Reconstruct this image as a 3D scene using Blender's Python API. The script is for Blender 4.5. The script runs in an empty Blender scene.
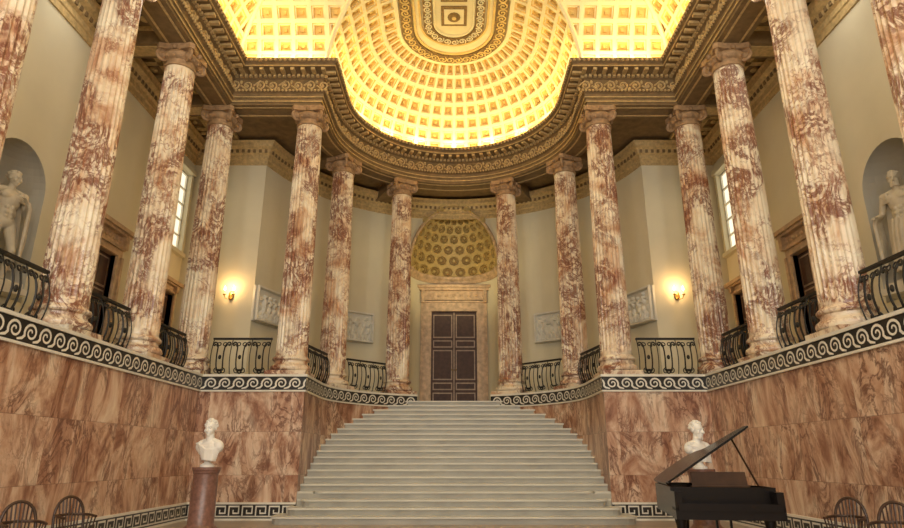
import bpy, bmesh, math, random
from mathutils import Matrix, Vector
random.seed(3)
pi=math.pi; rad=math.radians
sc=bpy.context.scene
COL=sc.collection
try:
    sc.view_settings.view_transform='Standard'
    sc.view_settings.look='None'
except Exception: pass
XP=7.22   # podium face
XC=7.85   # side column line
XW=10.0   # outer side wall

# ------------------------------------------------------------ materials
def newmat(name):
    m=bpy.data.materials.new(name); m.use_nodes=True
    nt=m.node_tree; b=nt.nodes['Principled BSDF']
    return m,nt,b
def L(nt,a,b): nt.links.new(a,b)
def ramp(nt,stops,src):
    r=nt.nodes.new('ShaderNodeValToRGB')
    e=r.color_ramp.elements
    while len(e)<len(stops): e.new(0.5)
    for i,(p,c) in enumerate(stops):
        e[i].position=p; e[i].color=(c[0],c[1],c[2],1)
    L(nt,src,r.inputs[0]); return r.outputs[0]
def noise(nt,vec,scale,detail=5,dist=0,rough=.55):
    n=nt.nodes.new('ShaderNodeTexNoise')
    n.inputs['Scale'].default_value=scale; n.inputs['Detail'].default_value=detail
    n.inputs['Distortion'].default_value=dist; n.inputs['Roughness'].default_value=rough
    if vec: L(nt,vec,n.inputs['Vector'])
    return n.outputs['Fac']
def mathn(nt,op,a,b=None,c=None):
    n=nt.nodes.new('ShaderNodeMath'); n.operation=op
    for i,x in enumerate((a,b,c)):
        if x is None: continue
        if isinstance(x,(int,float)): n.inputs[i].default_value=x
        else: L(nt,x,n.inputs[i])
    return n.outputs[0]
def vmath(nt,op,a,b=None,scale=None):
    n=nt.nodes.new('ShaderNodeVectorMath'); n.operation=op
    for i,x in enumerate((a,b)):
        if x is None: continue
        if isinstance(x,tuple): n.inputs[i].default_value=x
        else: L(nt,x,n.inputs[i])
    if scale is not None: n.inputs['Scale'].default_value=scale
    return n.outputs[0]
def mix(nt,f,a,b,mode='MIX'):
    n=nt.nodes.new('ShaderNodeMix'); n.data_type='RGBA'; n.blend_type=mode
    if isinstance(f,(int,float)): n.inputs[0].default_value=f
    else: L(nt,f,n.inputs[0])
    for i,x in ((6,a),(7,b)):
        if isinstance(x,tuple): n.inputs[i].default_value=(x[0],x[1],x[2],1)
        else: L(nt,x,n.inputs[i])
    return n.outputs[2]
def objco(nt):
    return nt.nodes.new('ShaderNodeTexCoord').outputs['Object']
def simple(name,c,rough=.6,metal=0,var=.12,vs=3,spec=None,emis=None,es=0):
    m,nt,b=newmat(name); co=objco(nt)
    n=noise(nt,co,vs,5)
    col=ramp(nt,[(.3,tuple(x*(1-var) for x in c)),(.7,tuple(min(1,x*(1+var)) for x in c))],n)
    L(nt,col,b.inputs['Base Color'])
    b.inputs['Roughness'].default_value=rough; b.inputs['Metallic'].default_value=metal
    if spec is not None: b.inputs['Specular IOR Level'].default_value=spec
    if emis:
        b.inputs['Emission Color'].default_value=(*emis,1); b.inputs['Emission Strength'].default_value=es
    return m
def rotvec(nt,vec,rot,scl):
    mp=nt.nodes.new('ShaderNodeMapping'); mp.inputs['Rotation'].default_value=rot; mp.inputs['Scale'].default_value=scl
    L(nt,vec,mp.inputs['Vector']); return mp.outputs[0]
def vein(nt,v,scale,dist,w0,w1,ms,m0,m1,rough=.65):
    n2=noise(nt,v,scale,8,dist,rough)
    ve=mathn(nt,'ABSOLUTE',mathn(nt,'SUBTRACT',n2,.5))
    vm=ramp(nt,[(0,(1,1,1)),(w0,(.8,.8,.8)),(w1,(0,0,0))],ve)
    n3=noise(nt,v,ms,4,.6)
    return mathn(nt,'MULTIPLY',vm,ramp(nt,[(m0,(0,0,0)),(m1,(1,1,1))],n3))
def podium_marble():
    m,nt,b=newmat('pink_alabaster_slabs'); co=objco(nt)
    size=(2.3,2.3,1.14)
    p=vmath(nt,'ADD',co,(50.6,50.9,0.0))
    q=vmath(nt,'DIVIDE',p,size)
    fl=vmath(nt,'FLOOR',q)
    wn=nt.nodes.new('ShaderNodeTexWhiteNoise'); L(nt,fl,wn.inputs['Vector'])
    off=vmath(nt,'SCALE',wn.outputs['Color'],None,9.0)
    v=vmath(nt,'ADD',co,off)
    v=rotvec(nt,v,(.7,.7,.3),(1.15,1.15,.5))
    n1=noise(nt,v,1.0,8,2.0,.62)
    base=ramp(nt,[(.30,(.20,.075,.038)),(.40,(.37,.185,.11)),(.48,(.53,.325,.215)),(.56,(.66,.47,.335)),(.68,(.77,.64,.49))],n1)
    f1=vein(nt,v,1.2,2.6,.018,.05,.9,.40,.56)
    f2=vein(nt,v,3.0,1.6,.010,.035,1.6,.46,.6)
    col=mix(nt,mathn(nt,'MULTIPLY',f1,.85),base,(.13,.042,.022))
    col=mix(nt,mathn(nt,'MULTIPLY',f2,.6),col,(.18,.065,.035))
    fr=vmath(nt,'FRACTION',q)
    sp=nt.nodes.new('ShaderNodeSeparateXYZ'); L(nt,fr,sp.inputs[0])
    jz=mathn(nt,'LESS_THAN',sp.outputs[2],.010)
    col=mix(nt,mathn(nt,'MULTIPLY',jz,.5),col,(.14,.07,.05))
    L(nt,col,b.inputs['Base Color']); b.inputs['Roughness'].default_value=.3
    return m
def column_marble():
    m,nt,b=newmat('red_veined_alabaster'); co=objco(nt)
    oi=nt.nodes.new('ShaderNodeObjectInfo')
    off=mathn(nt,'MULTIPLY',oi.outputs['Random'],37.0)
    cb=nt.nodes.new('ShaderNodeCombineXYZ'); L(nt,off,cb.inputs[0]); L(nt,off,cb.inputs[2])
    v=vmath(nt,'ADD',co,cb.outputs[0])
    v=rotvec(nt,v,(.5,.3,0),(1,1,.8))
    n1=noise(nt,v,1.1,7,1.2,.62)
    base=ramp(nt,[(.30,(.38,.165,.08)),(.40,(.60,.39,.245)),(.49,(.76,.62,.45)),(.63,(.84,.76,.60))],n1)
    f1=vein(nt,v,1.6,2.0,.032,.068,.95,.455,.545,.7)
    f2=vein(nt,v,3.8,1.3,.018,.05,1.3,.46,.57,.6)
    col=mix(nt,mathn(nt,'MULTIPLY',f1,.95),base,(.17,.042,.018))
    col=mix(nt,mathn(nt,'MULTIPLY',f2,.75),col,(.25,.075,.032))
    L(nt,col,b.inputs['Base Color']); b.inputs['Roughness'].default_value=.32
    return m
M={}
M['pod']=podium_marble(); M['colm']=column_marble()
M['wall']=simple('cream_plaster',(.72,.66,.49),.85,var=.05,vs=.6)
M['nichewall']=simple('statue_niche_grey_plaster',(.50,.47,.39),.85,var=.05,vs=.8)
M['capital']=simple('carved_tan_stone',(.38,.24,.13),.6,var=.3,vs=8)
M['tan']=simple('tan_entablature',(.215,.14,.064),.65,var=.25,vs=4)
M['gold']=simple('gilded_ornament',(.56,.40,.185),.55,var=.25,vs=9)
M['rib']=simple('ceiling_rib_cream',(.94,.84,.52),.6,var=.05)
M['coff']=simple('ceiling_coffer_gold',(.87,.63,.22),.6,var=.1)
M['dkgold']=simple('ceiling_dark_gilt',(.25,.15,.045),.6,var=.35,vs=10)
M['niche']=simple('niche_gilt_plaster',(.54,.39,.145),.55,var=.12,vs=5)
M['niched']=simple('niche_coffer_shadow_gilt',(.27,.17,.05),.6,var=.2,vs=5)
M['black']=simple('black_marble',(.02,.018,.016),.3)
M['white']=simple('white_marble_inlay',(.74,.71,.62),.4,var=.08)
M['statue']=simple('statuary_marble',(.66,.58,.44),.5,var=.15,vs=4)
M['bust']=simple('bust_marble',(.84,.81,.74),.45,var=.06,vs=6)
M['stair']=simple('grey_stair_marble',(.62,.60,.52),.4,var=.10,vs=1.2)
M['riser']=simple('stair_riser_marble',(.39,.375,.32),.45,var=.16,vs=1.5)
M['floor']=simple('hall_floor_stone',(.40,.32,.25),.35,var=.2,vs=1.2)
M['iron']=simple('wrought_iron',(.022,.02,.017),.5,metal=.3)
M['mahog']=simple('dark_mahogany',(.060,.024,.015),.6,var=.35,vs=6)
M['mahogl']=simple('mahogany_moulding',(.36,.25,.17),.5,var=.25,vs=6)
M['ebony']=simple('piano_black_lacquer',(.008,.006,.006),.25,spec=.3)
M['pianow']=simple('piano_lid_brown',(.055,.026,.012),.6,var=.3,spec=.2)
M['ivory']=simple('ivory_keys',(.8,.76,.66),.3)
M['brass']=simple('aged_brass',(.55,.36,.12),.35,metal=.9)
M['wood']=simple('dark_chair_wood',(.05,.023,.012),.4,var=.3,vs=9)
M['porph']=simple('red_porphyry',(.20,.10,.075),.35,var=.3,vs=14)
M['bulb']=simple('lamp_flame',(1,.8,.4),.5,emis=(1,.66,.25),es=22)
M['glass']=simple('daylit_window_glass',(.9,.88,.75),.3,emis=(1,.93,.72),es=1.0)
M['glass2']=simple('daylight_window_glass_front',(.9,.9,.9),.3,emis=(.9,.95,1),es=2.0)
M['doorstone']=simple('door_surround_stone',(.52,.36,.22),.5,var=.3,vs=5)

# ------------------------------------------------------------ builder
class B:
    def __init__(s): s.v=[];s.f=[];s.m=[];s.T=Matrix.Identity(4)
    def add(s,verts,faces,mi=0):
        o=len(s.v); T=s.T
        s.v+= [tuple(T@Vector(p)) for p in verts]
        s.f+= [tuple(o+i for i in f) for f in faces]
        s.m+= [mi]*len(faces)
    def box(s,c,sz,mi=0,rz=0,rx=0,ry=0):
        x,y,z=(k/2 for k in sz)
        R=Matrix.Translation(c)@Matrix.Rotation(rz,4,'Z')@Matrix.Rotation(ry,4,'Y')@Matrix.Rotation(rx,4,'X')
        vs=[tuple(R@Vector((a*x,b*y,c2*z))) for a in(-1,1) for b in(-1,1) for c2 in(-1,1)]
        s.add(vs,[(0,1,3,2),(4,6,7,5),(0,4,5,1),(2,3,7,6),(0,2,6,4),(1,5,7,3)],mi)
    def box2(s,a,b,mi=0):
        s.box([(a[i]+b[i])/2 for i in range(3)],[abs(b[i]-a[i]) for i in range(3)],mi)
    def lathe(s,prof,n=32,c=(0,0,0),mi=0,cap=True):
        vs=[];fs=[]
        for r,z in prof:
            for i in range(n):
                a=2*pi*i/n; vs.append((c[0]+r*math.cos(a),c[1]+r*math.sin(a),c[2]+z))
        for j in range(len(prof)-1):
            for i in range(n):
                k=(i+1)%n; fs.append((j*n+i,j*n+k,(j+1)*n+k,(j+1)*n+i))
        if cap:
            fs.append(tuple(range(n))[::-1]); fs.append(tuple((len(prof)-1)*n+i for i in range(n)))
        s.add(vs,fs,mi)
    def tube(s,pts,r,n=6,mi=0,cap=True):
        pts=[Vector(p) for p in pts]; N=len(pts)
        if not isinstance(r,(list,tuple)): r=[r]*N
        vs=[];fs=[]; up=None
        for i,p in enumerate(pts):
            t=(pts[min(i+1,N-1)]-pts[max(i-1,0)])
            if t.length<1e-9: t=Vector((0,0,1))
            t.normalize()
            if up is None: up=Vector((0,0,1)) if abs(t.z)<.9 else Vector((1,0,0))
            a=t.cross(up)
            if a.length<1e-5: a=t.orthogonal()
            a.normalize(); b2=a.cross(t); up=b2
            for k in range(n):
                w=2*pi*k/n; vs.append(tuple(p+(a*math.cos(w)+b2*math.sin(w))*r[i]))
        for j in range(N-1):
            for k in range(n):
                q=(k+1)%n; fs.append((j*n+k,j*n+q,(j+1)*n+q,(j+1)*n+k))
        if cap:
            fs.append(tuple(range(n))[::-1]); fs.append(tuple((N-1)*n+k for k in range(n)))
        s.add(vs,fs,mi)
    def sphere(s,c,r,seg=12,rings=8,mi=0,R=None):
        if isinstance(r,(int,float)): r=(r,r,r)
        vs=[];fs=[];c=Vector(c)
        def pt(a,b):
            v=Vector((r[0]*math.sin(b)*math.cos(a),r[1]*math.sin(b)*math.sin(a),r[2]*math.cos(b)))
            if R is not None: v=R@v
            return tuple(c+v)
        vs.append(pt(0,0))
        for j in range(1,rings):
            for i in range(seg): vs.append(pt(2*pi*i/seg,pi*j/rings))
        vs.append(pt(0,pi))
        for i in range(seg): fs.append((0,1+i,1+(i+1)%seg))
        for j in range(rings-2):
            for i in range(seg):
                a=1+j*seg+i; b=1+j*seg+(i+1)%seg; fs.append((a,a+seg,b+seg,b))
        l=len(vs)-1; o=1+(rings-2)*seg
        for i in range(seg): fs.append((o+i,l,o+(i+1)%seg))
        s.add(vs,fs,mi)
    def cap(s,p0,p1,r0,r1,n=12):
        p0=Vector(p0);p1=Vector(p1)
        s.sphere(p0,r0,n,8); s.sphere(p1,r1,n,8)
        s.tube([p0,p1],[r0,r1],n)
    def prism(s,out,z0,z1,mi=0):
        n=len(out)
        vs=[(x,y,z0) for x,y in out]+[(x,y,z1) for x,y in out]
        fs=[tuple(range(n))[::-1],tuple(range(n,2*n))]+[(i,(i+1)%n,n+(i+1)%n,n+i) for i in range(n)]
        s.add(vs,fs,mi)
    def mesh(s,name,mats,smooth=None,recalc=True):
        me=bpy.data.meshes.new(name); me.from_pydata(s.v,[],s.f)
        for m in mats: me.materials.append(M[m])
        me.polygons.foreach_set('material_index',s.m)
        if recalc:
            bm=bmesh.new(); bm.from_mesh(me); bmesh.ops.recalc_face_normals(bm,faces=bm.faces); bm.to_mesh(me); bm.free()
        if smooth:
            me.polygons.foreach_set('use_smooth',[True]*len(me.polygons))
            try: me.set_sharp_from_angle(angle=rad(smooth))
            except Exception: pass
        me.update(); return me
    def obj(s,name,mats,smooth=None,parent=None,recalc=True,loc=None):
        return put(name,s.mesh(name,mats,smooth,recalc),parent,loc)
def put(name,me,parent=None,loc=None,rz=0,scale=1):
    o=bpy.data.objects.new(name,me); COL.objects.link(o)
    if loc: o.location=loc
    o.rotation_euler=(0,0,rz); o.scale=(scale,)*3
    if parent: o.parent=parent
    return o
def empty(name,loc=(0,0,0),rz=0,scale=1):
    e=bpy.data.objects.new(name,None); COL.objects.link(e); e.location=loc; e.rotation_euler=(0,0,rz); e.scale=(scale,)*3
    e.empty_display_size=.1
    return e

# ------------------------------------------------------------ paths
def normals(path):
    out=[]
    N=len(path)
    for i in range(N):
        ns=[]
        for a,b in ((i-1,i),(i,i+1)):
            if a<0 or b>=N: continue
            dx=path[b][0]-path[a][0]; dy=path[b][1]-path[a][1]; l=math.hypot(dx,dy)
            ns.append((dy/l,-dx/l))
        if len(ns)==1: out.append(ns[0])
        else:
            d=1+ns[0][0]*ns[1][0]+ns[0][1]*ns[1][1]
            out.append(((ns[0][0]+ns[1][0])/d,(ns[0][1]+ns[1][1])/d))
    return out
def offset(path,d):
    return [(p[0]+n[0]*d,p[1]+n[1]*d) for p,n in zip(path,normals(path))]
def sweep(b,path,prof,mi=0,closed=True,caps=True):
    ns=normals(path); k=len(prof); vs=[];fs=[]
    for p,n in zip(path,ns):
        for d,z in prof: vs.append((p[0]+n[0]*d,p[1]+n[1]*d,z))
    rng=k if closed else k-1
    for i in range(len(path)-1):
        for j in range(rng):
            q=(j+1)%k; fs.append((i*k+j,i*k+q,(i+1)*k+q,(i+1)*k+j))
    if closed and caps:
        fs.append(tuple(range(k))); fs.append(tuple((len(path)-1)*k+j for j in range(k))[::-1])
    b.add(vs,fs,mi)
class PE:
    def __init__(s,path,d=0):
        s.p=offset(path,d); s.c=[0]
        for a,b in zip(s.p,s.p[1:]): s.c.append(s.c[-1]+math.hypot(b[0]-a[0],b[1]-a[1]))
        s.L=s.c[-1]
    def at(s,t):
        t=min(max(t,0),s.L-1e-6)
        lo,hi=0,len(s.c)-1
        while hi-lo>1:
            m=(lo+hi)//2
            if s.c[m]<=t: lo=m
            else: hi=m
        i=lo; a,b=s.p[i],s.p[i+1]; l=s.c[i+1]-s.c[i]; f=(t-s.c[i])/l
        tx,ty=(b[0]-a[0])/l,(b[1]-a[1])/l
        return a[0]+(b[0]-a[0])*f,a[1]+(b[1]-a[1])*f,tx,ty
def ribbon(b,pe,pts,w,mi=0):
    n=len(pts); l=[];r=[]
    for i in range(n):
        a=pts[max(i-1,0)]; c=pts[min(i+1,n-1)]
        dx=c[0]-a[0];dz=c[1]-a[1];q=math.hypot(dx,dz) or 1
        nx,nz=-dz/q,dx/q
        if 0<i<n-1:
            e0=(pts[i][0]-a[0],pts[i][1]-a[1]); e1=(c[0]-pts[i][0],c[1]-pts[i][1])
            l0=math.hypot(*e0);l1=math.hypot(*e1)
            cs=(e0[0]*e1[0]+e0[1]*e1[1])/(l0*l1+1e-9)
            k=1/max(.5,math.sqrt(max(0,(1+cs)/2)))
            k=min(k,1.42)
        else: k=1
        ww=w[i] if isinstance(w,list) else w
        l.append((pts[i][0]+nx*ww*k/2,pts[i][1]+nz*ww*k/2)); r.append((pts[i][0]-nx*ww*k/2,pts[i][1]-nz*ww*k/2))
    vs=[]
    for q in l+r:
        x,y,_,_=pe.at(q[0]); vs.append((x,y,q[1]))
    b.add(vs,[(i,i+1,n+i+1,n+i) for i in range(n-1)],mi)

YC=19.5; DZ=-.2
def arcpts(R,a0,a1,n): return [(R*math.cos(rad(a0+(a1-a0)*i/n)),YC+R*math.sin(rad(a0+(a1-a0)*i/n))) for i in range(n+1)]
def mir(p): return [(-x,y) for x,y in reversed(p)]
YN=-4.0
aend=math.degrees(math.acos(-1.4/4.25))
PODL=[(-XP,YN),(-XP,17.6),(-4.25,17.6)]+arcpts(4.25,180,aend,20)
CPH=[(-XC,YN),(-XC,18.2),(-4.85,18.2)]+arcpts(4.85,180,90,24)
CP=CPH+mir(CPH)[1:]
RO=7.45
DY=21.3-YC
XJ=math.sqrt(RO**2-DY**2)
a7=math.degrees(math.atan2(DY,-XJ)); a7r=180-a7
OUTL=[(-XW,YN),(-XW,21.3),(-XJ,21.3)]+arcpts(RO,a7,90,24)[1:]
OUT=OUTL+mir(OUTL)[1:]
FZ=3.62; PZ=3.82; AZ=12.8

# ------------------------------------------------------------ floor / shell
b=B(); b.box2((-11.2,YN-.3,-.3),(11.2,30.2,0),0); b.obj('floor',['floor'])
for side in (-1,1):
    b=B()
    sweep(b,PODL,[(0,0),(0,3.42),(-.35,3.42),(-.35,0)],0)
    sweep(b,PODL,[(-1.2,3.40),(.04,3.40),(.04,3.80),(.07,3.82),(.07,3.86),(-1.2,3.86)],1)
    sweep(b,PODL,[(-.05,3.38),(.06,3.38),(.06,3.425),(-.05,3.425)],2)
    sweep(b,PODL,[(.02,3.80),(.075,3.80),(.075,3.865),(.02,3.865)],2)
    sweep(b,PODL[:3],[(-.02,0.0),(.05,0.0),(.05,.42),(-.02,.42)],1)
    sweep(b,PODL[:3],[(-.02,.40),(.06,.40),(.06,.45),(-.02,.45)],2)
    sweep(b,PODL[:3],[(-.02,.0),(.06,.0),(.06,.05),(-.02,.05)],2)
    pe=PE(PODL,.046); p=.40; n=int((pe.L-8)/p)
    for i in range(n):
        s0=pe.L-(i+1)*p
        if s0<6: break
        z0=3.445; h=.32
        pts=[];ws=[]
        pts+= [(s0-.16,z0+.02),(s0-.04,z0+.05)]; ws+=[.03,.05]
        cx,cz=s0+.16,z0+h*.52
        for k in range(26):
            t=k/25; a=rad(205-560*t); r=.155*(1-t)**.8+.012
            pts.append((cx+r*math.cos(a),cz+r*.95*math.sin(a))); ws.append(.050*(1-.45*t))
        ribbon(b,pe,pts,ws,2)
    pe=PE(PODL[:3],.056); p=.36; n=int(pe.L/p)
    for i in range(n):
        s0=pe.L-(i+1)*p
        if s0<6: break
        q=lambda u,v:(s0+u*p,.10+v*.25)
        ribbon(b,pe,[q(-.02,0),q(1.02,0)],.035,2)
        ribbon(b,pe,[q(.08,0),q(.08,1),q(.8,1),q(.8,.32),q(.4,.32),q(.4,.66)],.035,2)
    if side>0: b.v=[(-x,y,z) for x,y,z in b.v]
    b.obj('wall_podium_'+('left' if side<0 else 'right'),['pod','black','white'])
b=B()
po=offset(PODL,-.3)
BARC=arcpts(RO,a7r,180-a7r,40)[1:-1]
poly=po+mir(po)+[(XW,YN),(XW,21.3),(XJ,21.3)]+BARC+[(-XJ,21.3),(-XW,21.3),(-XW,YN)]
b.prism(poly,FZ-.25,FZ-.002,0)
b.box2((-2.3,26.2,FZ-.25),(2.3,29.1,FZ-.004),0)
b.obj('floor_gallery',['stair'])
# staircase
b=B(); n=20; h=FZ/n; tr=.36; Y0=16.5; YT=YC+math.sqrt(4.25**2-1.4**2)
def wY(y):
    if y<=YC: return 4.245
    return max(1.38,math.sqrt(max(0,4.245**2-(y-YC)**2))) if y-YC<4.245 else 1.38
for i in range(n):
    yi=Y0+i*tr; z0=i*h; z1=(i+1)*h
    def outl(y0,ins):
        if y0<17.55:
            w=4.62-.28*i+ins
            c=.25
            lf=[(-w,17.595),(-w,y0+c)]+[(-w+c-c*math.cos(a),y0+c-c*math.sin(a)) for a in (rad(30),rad(60))]+[(-w+c,y0)]
            back=[(-4.24,17.6)]+[(-wY(y),y) for y in [YC+k*.4 for k in range(0,11)]]
            half=back[::-1]+lf
        else:
            ys=[y0]+[y for y in [17.8+k*.3 for k in range(0,22)] if y>y0+.05 and y<YT]+[YT]
            half=[(-wY(y),y) for y in ys][::-1]
        return half+[(-x,y) for x,y in half[::-1]]
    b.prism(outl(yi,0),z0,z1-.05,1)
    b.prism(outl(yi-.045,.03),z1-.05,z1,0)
b.obj('staircase',['stair','riser'])

# ------------------------------------------------------------ outer walls
def boolcut(o,cut):
    md=o.modifiers.new('c','BOOLEAN'); md.operation='DIFFERENCE'; md.object=cut; md.solver='EXACT'
    dg=bpy.context.evaluated_depsgraph_get(); dg.update()
    me=bpy.data.meshes.new_from_object(o.evaluated_get(dg))
    o.modifiers.clear(); o.data=me
    bpy.data.objects.remove(cut,do_unlink=True)
NY=12.75
for side in (-1,1):
    b=B(); x0,x1=side*XW,side*(XW+1.3)
    b.box2((min(x0,x1),YN-.3,0),(max(x0,x1),22.0,13.7),0)
    o=b.obj('wall_'+('left' if side<0 else 'right'),['wall','nichewall'],recalc=True)
    cuts=[]
    c=B(); c.lathe([(.95,5.0),(.95,7.67)]+[(.95*math.cos(rad(a)),7.67+.95*math.sin(rad(a))) for a in range(10,90,10)]+[(.02,8.62)],40,(side*XW,NY,0)); cuts.append(c)
    for (ya,yb,za,zb,dp) in ((15.7,17.1,FZ,7.3,.35),(19.9,21.0,FZ,7.2,.35),(19.85,21.05,8.7,11.8,.25)):
        c=B(); c.box2((side*(XW-.2),ya,za),(side*(XW+dp),yb,zb)); cuts.append(c)
    for c in cuts: boolcut(o,c.obj('cut',['wall']))
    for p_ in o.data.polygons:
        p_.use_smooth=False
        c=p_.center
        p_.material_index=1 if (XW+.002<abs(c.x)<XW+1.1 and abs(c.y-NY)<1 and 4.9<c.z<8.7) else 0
b=B()
b.box2((-XW-.01,21.3,FZ-.3),(-XJ,21.9,13.7),0); b.box2((XJ,21.3,FZ-.3),(XW+.01,21.9,13.7),0)
NR=2.05; NYc=YC+math.sqrt(RO**2-NR**2); SZ=9.95; NH=2.95
a_n=math.degrees(math.acos(NR/RO))
arcL=arcpts(RO,a7,180-a_n,20)
sweep(b,arcL,[(0,FZ-.3),(0,13.7),(-.3,13.7),(-.3,FZ-.3)],0)
sweep(b,mir(arcL),[(0,FZ-.3),(0,13.7),(-.3,13.7),(-.3,FZ-.3)],0)
K=32; vs=[];fs=[]
for i in range(K+1):
    x=-NR*math.cos(pi*i/K); z=SZ+NH*math.sin(pi*i/K); y=YC+math.sqrt(RO**2-x*x)
    vs+=[(x,y,z),(x,y,13.7)]
for i in range(K): fs.append((2*i,2*i+1,2*i+3,2*i+2))
b.add(vs,fs,0)
vs=[];fs=[]
for i in range(K+1):
    a=pi*i/K; vs+=[(NR*math.cos(a),NYc+1.95*math.sin(a),FZ-.3),(NR*math.cos(a),NYc+1.95*math.sin(a),SZ)]
for i in range(K): fs.append((2*i,2*i+1,2*i+3,2*i+2))
b.add(vs,fs,0)
b.obj('wall_back',['wall'])
b=B()
pts=[]
for i in range(33):
    x=-NR*math.cos(pi*i/32); pts.append((x,YC+math.sqrt(RO**2-x*x)-.03,SZ+NH*math.sin(pi*i/32)))
b.tube(pts,.08,8,1)
def nd(u,v,dep):
    a=pi*u; e=rad(90)*v
    k=1+dep
    return (NR*k*math.cos(a)*math.cos(e),NYc+(1.95*k)*math.sin(a)*math.cos(e),SZ+NH*k*math.sin(e))
rows=7; vmax=.86; nc=10
for r in range(rows):
    v0=vmax*r/rows; v1=vmax*(r+1)/rows
    for c in range(-1,nc):
        offu=.5 if r%2 else 0
        u0=(c+offu)/nc; u1=(c+1+offu)/nc
        u0c,u1c=max(0,u0),min(1,u1)
        if u1c-u0c<.3/nc: continue
        if u1c-u0c<.9/nc:
            b.add([nd(u0c,v0,0),nd(u1c,v0,0),nd(u1c,v1,0),nd(u0c,v1,0)],[(0,1,2,3)],0); continue
        per=[(0,0),(.5,0),(1,0),(1,.5),(1,1),(.5,1),(0,1),(0,.5)]
        q=lambda s,t,dd: nd(u0+(u1-u0)*s,v0+(v1-v0)*t,dd)
        octo=lambda R:[(.5+R*math.cos(rad(225+45*k)),.5+R*math.sin(rad(225+45*k))) for k in range(8)]
        rings=[[q(s,t,0) for s,t in per]]
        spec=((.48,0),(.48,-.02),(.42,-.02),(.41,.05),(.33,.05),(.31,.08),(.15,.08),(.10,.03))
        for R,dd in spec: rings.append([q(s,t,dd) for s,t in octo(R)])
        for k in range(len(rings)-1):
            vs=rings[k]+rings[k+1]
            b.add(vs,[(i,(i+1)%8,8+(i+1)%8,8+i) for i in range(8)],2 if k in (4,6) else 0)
        b.add(rings[-1],[tuple(range(8))],0)
for i in range(16):
    for j in range(3):
        v0=vmax+(1-vmax)*j/3; v1=vmax+(1-vmax)*(j+1)/3
        b.add([nd(i/16,v0,0),nd((i+1)/16,v0,0),nd((i+1)/16,v1,0),nd(i/16,v1,0)],[(0,1,2,3)],0)
pth=[(-NR*math.cos(pi*i/24),NYc+1.95*math.sin(pi*i/24)) for i in range(25)]
sweep(b,pth,[(-.05,SZ-.35),(.06,SZ-.35),(.08,SZ-.2),(.16,SZ-.1),(.18,SZ),(-.05,SZ)],1)
b.obj('ceiling_niche_semidome',['niche','doorstone','niched'],recalc=False)

b=B()
sweep(b,OUT,[(-.02,12.55),(.05,12.55),(.05,12.75),(.09,12.78),(.09,12.95),(.18,13.0),(.22,13.12),(.38,13.2),(.40,13.32),(.46,13.4),(-.02,13.4)],0)
pe=PE(OUT,.12); s=10
while s<pe.L-10:
    x,y,tx,ty=pe.at(s); b.box((x,y,13.06),(.1,.22,.12),1,rz=math.atan2(ty,tx)); s+=.22
b.obj('trim_wall_cornice',['gold','tan'],loc=(0,0,DZ))

# ------------------------------------------------------------ entablature
b=B()
sweep(b,CP,[(-.42,13.0),(.42,13.0),(.42,13.13),(.45,13.14),(.45,13.27),(.48,13.28),(.48,13.40),(.56,13.46),(.56,13.5),(.44,13.5),(.44,13.95),(.5,13.99),(.5,14.1),(.58,14.12),(.62,14.14),(.9,14.16),(.9,14.27),(.98,14.34),(1.0,14.43),(.3,14.45),(-.42,14.45)],0)
for d0,d1,za,zb in ((-.28,-.22,12.985,13.01),(.22,.28,12.985,13.01),(.44,.465,13.10,13.14),(.47,.495,13.25,13.285),(.90,.93,14.17,14.2)):
    sweep(b,CP,[(d0,za),(d1,za),(d1,zb),(d0,zb)],1)
def along(d,step,fn,smin=8):
    pe=PE(CP,d); n=int((pe.L-2*smin)/step); st=(pe.L-2*smin)/n
    for i in range(n):
        x,y,tx,ty=pe.at(smin+(i+.5)*st); fn(x,y,tx,ty,math.atan2(ty,tx),i,st)
along(.53,.16,lambda x,y,tx,ty,a,i,st:b.box((x,y,14.05),(.09,.1,.1),1,rz=a))
along(.73,.34,lambda x,y,tx,ty,a,i,st:b.box((x,y,14.11),(.13,.3,.09),1,rz=a))
along(.57,.12,lambda x,y,tx,ty,a,i,st:b.sphere((x,y,13.47),.045,6,4,1))
along(.99,.16,lambda x,y,tx,ty,a,i,st:b.sphere((x,y,14.36),.05,6,4,1))
def foliage(x,y,tx,ty,a,i,st):
    sg=1 if i%2 else -1
    pts=[];rs=[]
    for k in range(13):
        t=k/12; w=rad(-90+450*t); r=.17*(1-.8*t)
        u=r*math.cos(w); z=13.72+sg*r*math.sin(w)
        pts.append((x+tx*u,y+ty*u,z)); rs.append(.035*(1-.3*t))
    u=-st/2; pts.insert(0,(x+tx*u,y+ty*u,13.72)); rs.insert(0,.03)
    b.tube(pts,rs,5,1)
    b.sphere((x,y,13.72),.05,6,5,1)
    b.sphere((x+tx*u,y+ty*u,13.72+sg*.13),(.05,.05,.08),6,5,1)
along(.46,.42,foliage)
b.obj('trim_entablature',['tan','gold'],smooth=30,loc=(0,0,DZ))

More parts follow.
